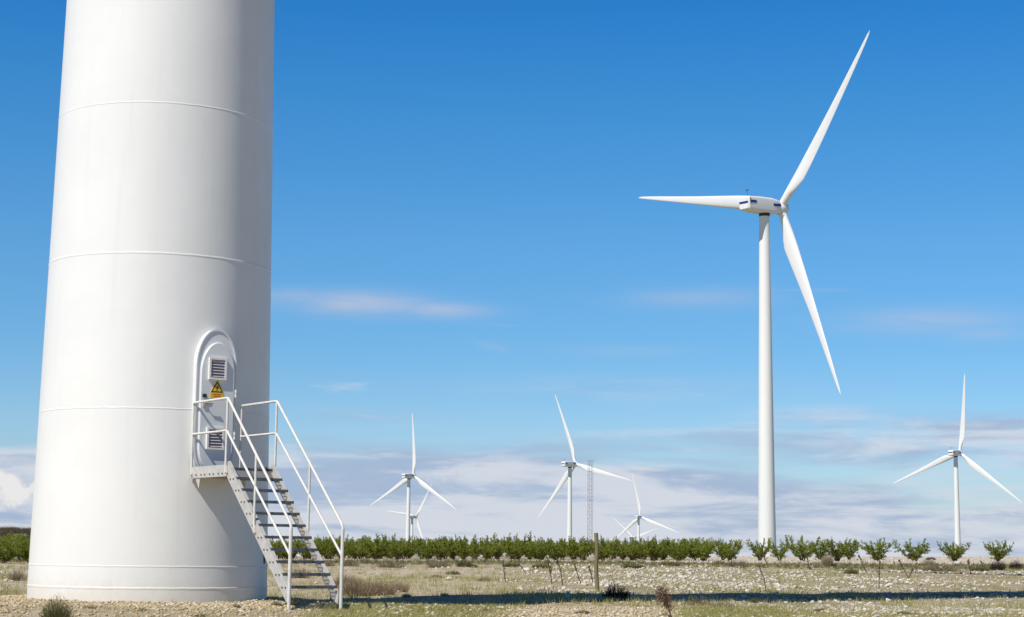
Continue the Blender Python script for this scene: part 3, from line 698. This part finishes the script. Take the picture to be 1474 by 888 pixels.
for X, row, w, h_, k, lab in [
    (503, 815, 36, 15, 'dry', 'brown bush seen through the lowest stair steps'), (527, 809, 22, 9, 'dry', 'small brown bush below the orchard, next past the stairs'),
    (563, 817, 52, 14, 'dry', 'low wide grey brown bush below the orchard, before a longer one'), (632, 817, 48, 17, 'dry', 'largest grey brown bush below the dense orchard hedge'),
    (668, 816, 30, 14, 'olive', 'olive bush next to the largest grey brown bush'), (682, 817, 16, 7, 'dark', 'tiny dark bush at the foot of an olive one'),
    (697, 837, 22, 11, 'dry', 'round brown tuft alone on the stony field'), (652, 827, 26, 8, 'olive', 'flat brown green tuft in the middle of the stony field'), (628, 832, 22, 7, 'olive', 'flat greenish tuft beside a white stone'),
    (1060, 816, 40, 15, 'dry', 'brown bush below the end of the dense hedge'), (1035, 812, 22, 9, 'dry', 'small brown bush under the last hedge trees'),
    (1191, 815, 22, 21, 'tan', 'upright tan bush in front of a tree, with a dark foot'), (1200, 817, 12, 8, 'dark', 'dark tuft at the foot of the upright tan bush'),
    (1337, 815, 26, 14, 'dry', 'dark brown bush on the pale bank between two lone trees'), (1352, 822, 60, 15, 'dry', 'long low brown bush on the bank below the lone trees'),
    (1436, 821, 30, 18, 'dark', 'dark round bush under the sparse tree'), (1462, 819, 24, 16, 'dark', 'dark bush at the very edge, past the sparse tree'), (1410, 822, 34, 10, 'olive', 'olive bush before the dark round bushes'),
    (1225, 826, 26, 10, 'olive', 'grey green tuft on the stony bank'), (1340, 806, 18, 6, 'dark', 'small dark tuft on the skyline between lone trees'), (965, 815, 40, 9, 'olive', 'low green brown scrub below the middle of the hedge'),
    (912, 818, 44, 9, 'olive', 'low green scrub just past the wooden post'), (780, 818, 36, 10, 'olive', 'low scrub before the post, among thin stalks'), (735, 816, 30, 9, 'olive', 'low olive scrub between a brown bush and the thin stalks'),
    (470, 815, 30, 13, 'dry', 'brown bush between the stair rail posts'), (432, 832, 40, 20, 'dry', 'brown bush between the near tower and the stair foot')]:
    shrub(X, row, w, h_, k, lab, G)
for X, row, w, h_ in [(1005, 871, 52, 15), (1040, 874, 44, 12), (955, 868, 30, 12)]:
    shrub(X, row, w, h_, 'dry', 'reddish brown low weeds around the dried thistle', 'brown weeds by the thistle')
for X, row, w, h_ in [(640, 858, 16, 8), (585, 860, 16, 9), (420, 872, 26, 14), (130, 876, 20, 8), (340, 875, 18, 9), (205, 880, 16, 7), (398, 873, 22, 11), (840, 884, 30, 9), (1085, 868, 14, 10), (290, 888, 26, 8), (1300, 884, 30, 8), (700, 880, 26, 8), (1180, 880, 22, 8)]:
    shrub(X, row, w, h_, random.choice(('tan', 'olive', 'olive')), 'low grassy tuft in the near gravel and turf', 'low tufts in the foreground')
stalk_m = mat('dead stalk', (0.06, 0.045, 0.03), 0.9, (0.12, 0.09, 0.06), 20)
def stalk(x0, r0, x1, r1, label, thick=1.0, head=0, grp='dead stalks on the stony field'):
    g_ = ground_at(x1, r1)
    if g_ is None: return
    x, y, z = g_; tip = pix(x0, r0, y - .05 + random.uniform(-.2, .2)); b0 = Vector((x, y, z - .05)); tip -= b0; ppm = F / y
    bm = bmesh.new(); th = .55 / ppm * thick * 1.6
    mid = tip * .5 + Vector((random.uniform(-.05, .05), 0, .02)) * tip.length
    add_tube(bm, [(0, 0, 0), mid, tip], [th, th * .85, th * .7], 6)
    for _ in range(5):
        t0 = random.uniform(.35, .95); q = tip * t0; e_ = q + Vector((random.uniform(-.16, .16), random.uniform(-.1, .1), random.uniform(.05, .22))) * tip.length
        add_tube(bm, [q, e_], [th * .6, th * .35], 5)
    for _ in range(4 + head):
        q = tip * random.uniform(.72, 1.05) + rv() * th * 1.5; r_h = th * random.uniform(1.0, 1.9)
        bmesh.ops.create_icosphere(bm, subdivisions=1, radius=r_h, matrix=Matrix.Translation(q) @ Matrix.Diagonal((1, 1, 1.5, 1)))
    o = link('dead_stalk', bm_mesh('dead_stalk', bm), stalk_m, None, b0)
    tag(o, label, 'dead plant', grp)
for a in [(787, 800, 795, 841), (802, 803, 810, 843), (828, 815, 838, 843), (848, 816, 854, 841)]: stalk(*a, 'thin dead stalk in the cluster beside the wooden post', .95)
for (a, lab) in [((1093, 814, 1103, 852), 'bent dead stalk rising from the shadow band below the tall turbine'), ((1098, 796, 1107, 816), 'short dead stalk before the foot of the tall turbine'),
                 ((1161, 800, 1165, 821), 'thin dead stalk under the tree beside the tall tower'), ((1237, 800, 1247, 822), 'dead stalk at the foot of the round lone tree, leaning'),
                 ((1295, 808, 1309, 833), 'leaning dead stalk under the wide low tree'), ((1266, 806, 1265, 848), 'tall thin dead stem standing at the edge of the shadow band'),
                 ((1314, 818, 1306, 834), 'dead twig crossing a leaning stalk'), ((1393, 806, 1398, 826), 'dead stalk under the tree of the thin far tower'), ((1412, 808, 1420, 824), 'dead stalk among the bushes near the sparse tree'),
                 ((724, 806, 728, 838), 'thin dead stem in the field between scrub and white stones'), ((745, 810, 757, 824), 'dead twig lying slanted by a pale rock')]: stalk(*a, lab, .85)
def thistle():
    x, y, z = ground_at(968, 900); ppm = F / y
    e = empty('dried_thistle', (x, y, z - .03)); tag(e, 'dark brown dried thistle with a ragged head in the near foreground', 'dead plant')
    bm = bmesh.new(); add_tube(bm, [(0, 0, 0), (-.02, 0, .14), (-.06, .01, .28), (-.11, .01, .42)], [.013, .011, .010, .007], 7)
    for p0, p1 in (((-.02, 0, .12), (-.10, .02, .19)), ((-.04, 0, .2), (.03, .01, .27)), ((-.07, .0, .3), (-.02, .0, .40)), ((-.03, 0, .15), (-.14, -.02, .17))): add_tube(bm, [p0, p1], [.007, .004], 6)
    link('stem', bm_mesh('stem', bm, True, 50), stalk_m, e)
    V, Fq = [], []
    for cen, rad, n in ((Vector((-.13, .01, .42)), .085, 240), (Vector((-.09, .01, .33)), .07, 160), (Vector((-.04, 0, .27)), .045, 80), (Vector((-.15, 0, .50)), .04, 60)):
        for _ in range(n):
            d = rv(); q = cen + d * rad * random.random(); s = d.cross(rv()).normalized(); l = rad * random.uniform(.4, .9); k = len(V)
            V += [q - s * .004, q + s * .004, q + d * l + s * .002, q + d * l - s * .002]; Fq.append((k, k + 1, k + 2, k + 3))
    hm = mesh_np('seed_head', V, Fq); hm.materials.append(leaf_mat('thistle brown', (0.085, 0.042, 0.025), (0.27, 0.16, 0.10), .1)); link('seed_head', hm, None, e)
thistle()

# ------------------------------------------------------------------ stones and grass
ico = bmesh.new(); bmesh.ops.create_icosphere(ico, subdivisions=1, radius=1); IV = np.array([v.co[:] for v in ico.verts]); IF = np.array([[v.index for v in f.verts] for f in ico.faces]); ico.free()
def stone_shapes(IVx, n):
    out = []
    for _ in range(n):
        v = IVx * (1 + RNG.uniform(-.22, .22, (len(IVx), 1)))
        for _k in range(7):          # chip flat faces off
            d = RNG.normal(size=3); d /= np.linalg.norm(d); h_ = v @ d; c_ = RNG.uniform(.42, .8); v = v - np.outer(np.maximum(h_ - c_, 0), d)
        out.append(v * np.array([1, RNG.uniform(.65, .95), RNG.uniform(.45, .75)]))
    return out
def sample(n, zone, ymin, ymax, amin=-.33, amax=.33, power=2.2):
    """points spread so that far ground gets a share that still reads in the picture"""
    out = []
    while len(out) < n:
        m = n * 3; u = RNG.random(m); y = (ymin ** (1 - power) + u * (ymax ** (1 - power) - ymin ** (1 - power))) ** (1 / (1 - power)); a = RNG.uniform(amin, amax, m); x = np.tan(a) * y
        z = zone(x, y); ok = (RNG.random(m) < z) & (np.hypot(x - TX, y - TY) > 2.13)
        out += list(zip(x[ok], y[ok]))
    return np.array(out[:n])
def scatter_stones(name, pts, smin, smax, m_, label, growth=0.0, base_iv=IV, base_if=IF):
    n = len(pts); shp = np.array(stone_shapes(base_iv, 12)); k = RNG.integers(0, 12, n); a = RNG.uniform(0, 6.283, n)
    s = smin + (smax - smin) * RNG.random(n) ** 2.5; s = s * (1 + growth * pts[:, 1])
    v = shp[k] * s[:, None, None]; c, sn = np.cos(a)[:, None], np.sin(a)[:, None]
    X = v[..., 0] * c - v[..., 1] * sn + pts[:, 0:1]; Y = v[..., 0] * sn + v[..., 1] * c + pts[:, 1:2]
    Z = v[..., 2] + (terrain(pts[:, 0], pts[:, 1]) + s * .22)[:, None]
    V = np.stack([X, Y, Z], -1).reshape(-1, 3); nf = len(base_iv)
    Fc = (base_if[None] + (np.arange(n) * nf)[:, None, None]).reshape(-1, 3)
    o = link(name, mesh_np(name, V, Fc), m_); tag(o, label, 'stones', None, 'stuff'); return o
def stone_mat(name, a, b, c_):
    m = bpy.data.materials.new(name); m.use_nodes = True; t = m.node_tree; pb = t.nodes['Principled BSDF']; pb.inputs['Roughness'].default_value = .9; pb.inputs['Specular IOR Level'].default_value = .15
    gi = nd(t, 'ShaderNodeNewGeometry').outputs['Random Per Island']
    nn = noise(t, nd(t, 'ShaderNodeTexCoord').outputs['Object'], 16, 4, .6)
    cc = ramp(t, mth(t, 'ADD', mth(t, 'MULTIPLY', gi, .75), mth(t, 'MULTIPLY', nn, .25)), [(0, a), (.5, b), (1, c_)])
    t.links.new(cc, pb.inputs['Base Color']); return m
gravel_m = stone_mat('beige gravel', (0.27, 0.20, 0.11), (0.46, 0.37, 0.23), (0.62, 0.54, 0.39))
lime_m = stone_mat('white limestone', (0.34, 0.29, 0.21), (0.51, 0.46, 0.38), (0.70, 0.66, 0.58))
Z = lambda k: (lambda x, y: zones(x, y)[k])
scatter_stones('gravel', sample(16000, lambda x, y: np.maximum(zones(x, y)[0], .10), 22.5, 36, -.33, .1, 2), .013, .048, gravel_m, 'beige gravel heaped round the foot of the near tower')
scatter_stones('gravel', sample(7000, lambda x, y: np.maximum(zones(x, y)[1], .15), 22.5, 38, -.12, .33, 2), .012, .045, gravel_m, 'fine beige gravel of the bare track in the foreground')
def beyond(x, y): return sst(-((x - TX) * SUN_AZ.y * -1 + (y - TY) * SUN_AZ.x), 1.5, 4.0)      # 1 on the far side of the tower's shadow
scatter_stones('rubble', sample(9000, lambda x, y: np.maximum(zones(x, y)[3], .06) * np.maximum(beyond(x, y), .12) * np.clip(.45 + 1.6 * wob(x, y, 6, 3) + 1.2 * wob(x, y, 1.6, 9), .04, 1), 36, 128, -.33, .33, 1.5), .02, .085, lime_m, 'loose white limestone rubble covering the field beyond the shadow band', .006)
scatter_stones('rubble', sample(11000, lambda x, y: np.maximum(zones(x, y)[3], .07) * (1 - beyond(x, y)) * np.clip(.5 + 1.6 * wob(x, y, 3, 5) + 1.2 * wob(x, y, .9, 11), .05, 1), 23, 70, -.2, .33, 1.8), .014, .062, lime_m, 'small white limestone rubble in the near turf')
scatter_stones('stones', sample(900, lambda x, y: np.exp(-((y - 138.5 - .02 * x) / 1.6) ** 2) * (1 - sst(x, 15, 19)), 132, 145, -.33, .16, 1.01), .05, .17, lime_m, 'line of white stones along the foot of the orchard')
scatter_stones('stones', sample(2500, lambda x, y: zones(x, y)[2], 128, 200, -.33, .33, 1.6), .04, .16, lime_m, 'pale stones lining the bare strip under the orchard', .0)
# bigger rocks: objects of their own
ic2 = bmesh.new(); bmesh.ops.create_icosphere(ic2, subdivisions=2, radius=1); IV2 = np.array([v.co[:] for v in ic2.verts]); IF2 = np.array([[v.index for v in f.verts] for f in ic2.faces]); ic2.free()
ROCK = []
for v in stone_shapes(IV2 , 8):
    me = mesh_np('limestone_rock', v * (1 + RNG.uniform(-.04, .04, (len(v), 1))), IF2); me.materials.append(lime_m); ROCK.append(me)
def rock(x, y, s, label, group):
    o = link('limestone_rock', random.choice(ROCK), None, None, (x, y, tz(x, y) + s * .2), (random.uniform(-.2, .2), random.uniform(-.2, .2), random.uniform(0, 6.28))); o.scale = (s, s, s)
    tag(o, label, 'rock', group)
for X, row, w, lab in [(757, 822, 13, 'pale upright rock beside slanted dead twigs'), (647, 834, 12, 'white rock beside a flat tuft in the field'), (1278, 865, 10, 'bright white rock on the near edge of the shadow band'), (1240, 870, 9, 'white rock in the stony turf near the shadow band'),
                        (1440, 878, 10, 'pale rock low near the edge of the view'), (1380, 814, 14, 'white slab on the bank below the lone trees'), (1252, 872, 12, 'flat white rock among stones before the shadow band')]:
    g_ = ground_at(X, row); rock(g_[0], g_[1], w / (F / g_[1]) / 2 * 1.15, lab, 'loose limestone rocks')
pr = sample(130, lambda x, y: zones(x, y)[3] * beyond(x, y), 44, 120, -.05, .31, 1.3)
for x, y in pr: rock(x, y, random.uniform(.06, .12) * (1 + y * .004), 'white limestone rock lying loose in the stony field beyond the shadow band', 'loose limestone rocks')
pr = sample(40, lambda x, y: zones(x, y)[3] * (1 - beyond(x, y)), 26, 46, .12, .31, 2)
for x, y in pr: rock(x, y, random.uniform(.03, .055), 'white limestone rock lying loose in the near turf', 'loose limestone rocks')
def grass(n, zone, ymin, ymax, amin, amax, h, w, m_, label, tuft=9, power=2, grow=0.0):
    P0 = sample(n // tuft, zone, ymin, ymax, amin, amax, power); P_ = np.repeat(P0, tuft, 0); sc = 1 + grow * P_[:, 1]
    P_ = P_ + RNG.normal(0, .05, P_.shape) * sc[:, None]; n = len(P_); sc = sc * np.repeat(RNG.uniform(.5, 1.3, len(P0)), tuft)
    z = terrain(P_[:, 0], P_[:, 1]) - .01; a = RNG.uniform(0, 6.283, n); l = h * RNG.uniform(.5, 1.2, n) * sc; ww = w * sc
    dx, dy = RNG.normal(0, .35, n) * l, RNG.normal(0, .35, n) * l
    sx_, sy_ = np.cos(a) * ww, np.sin(a) * ww
    A = np.stack([P_[:, 0] - sx_, P_[:, 1] - sy_, z], -1); B = np.stack([P_[:, 0] + sx_, P_[:, 1] + sy_, z], -1); C_ = np.stack([P_[:, 0] + dx, P_[:, 1] + dy, z + l], -1)
    V = np.stack([A, B, C_], 1).reshape(-1, 3); Fc = np.arange(3 * n).reshape(-1, 3)
    o = link('grass', mesh_np('grass', V, Fc), m_); tag(o, label, 'grass', None, 'stuff')
gr_m = leaf_mat('short green grass', (0.22, 0.23, 0.045), (0.48, 0.44, 0.165), .3)
gd_m = leaf_mat('dry field grass', (0.32, 0.29, 0.11), (0.60, 0.53, 0.29), .25)
grass(90000, lambda x, y: np.maximum(zones(x, y)[4], .04) * (1 - np.clip(1.12 * zones(x, y)[1], 0, .985)), 22.5, 37, -.14, .33, .055, .004, gr_m, 'short yellow green turf in the foreground')
grass(26000, lambda x, y: np.maximum(.35 - .3 * zones(x, y)[0], .03) * (1 - np.clip(1.12 * zones(x, y)[1], 0, .985)), 22.5, 60, -.33, .33, .06, .004, gd_m, 'dry grass blades scattered over the near ground', 9, 2, .008)
grass(60000, lambda x, y: np.maximum(zones(x, y)[4], .30), 36, 132, -.33, .33, .10, .006, gd_m, 'dry grass between the stones of the field', 9, 1.5, .006)
grass(30000, lambda x, y: zones(x, y)[4], 96, 140, -.33, .33, .16, .014, leaf_mat('olive field grass', (0.10, 0.105, 0.03), (0.24, 0.21, 0.09), .2), 'olive green weeds below the orchard', 9, 1.2, .003)
def patch(x, y): return np.clip(.05 + 2.6 * wob(x, y, 5, 9) + 1.5 * wob(x, y, 1.3, 2), 0, 1)
grass(40000, lambda x, y: patch(x, y) * (1 - zones(x, y)[1]) * (1 - zones(x, y)[0]), 33, 125, -.33, .33, .10, .006, gr_m, 'patches of yellow green grass among the stones', 9, 1.5, .006)
# scrub on the far hill past the near tower
hp = np.stack([RNG.uniform(-110, -60, 900), RNG.uniform(215, 345, 900)], -1)
hv, hf = [], []
tw = np.array([v.co[:] for v in SHR['olive'][0].vertices]); tf = np.array([pl.vertices[:] for pl in SHR['olive'][0].polygons])
keep = np.arange(0, len(tf), 6); tf = tf[keep]; used = np.unique(tf); mp_ = {u: k for k, u in enumerate(used)}; tf = np.array([[mp_[q] for q in r0] for r0 in tf]); tw = tw[used]
for k, (x, y) in enumerate(hp):
    s = RNG.uniform(.9, 2.4); hv.append(tw * np.array([s, s, s * .9]) * np.array([1, 1, 1]) + np.array([x, y, float(terrain(x, y)) - .1])); hf.append(tf + k * len(tw))
ho = link('hill_scrub', mesh_np('hill_scrub', np.concatenate(hv), np.concatenate(hf)), leaf_mat('hill scrub', (0.06, 0.055, 0.03), (0.17, 0.13, 0.08), .1)); tag(ho, 'brown scrub over the far hill', 'scrub', None, 'stuff')
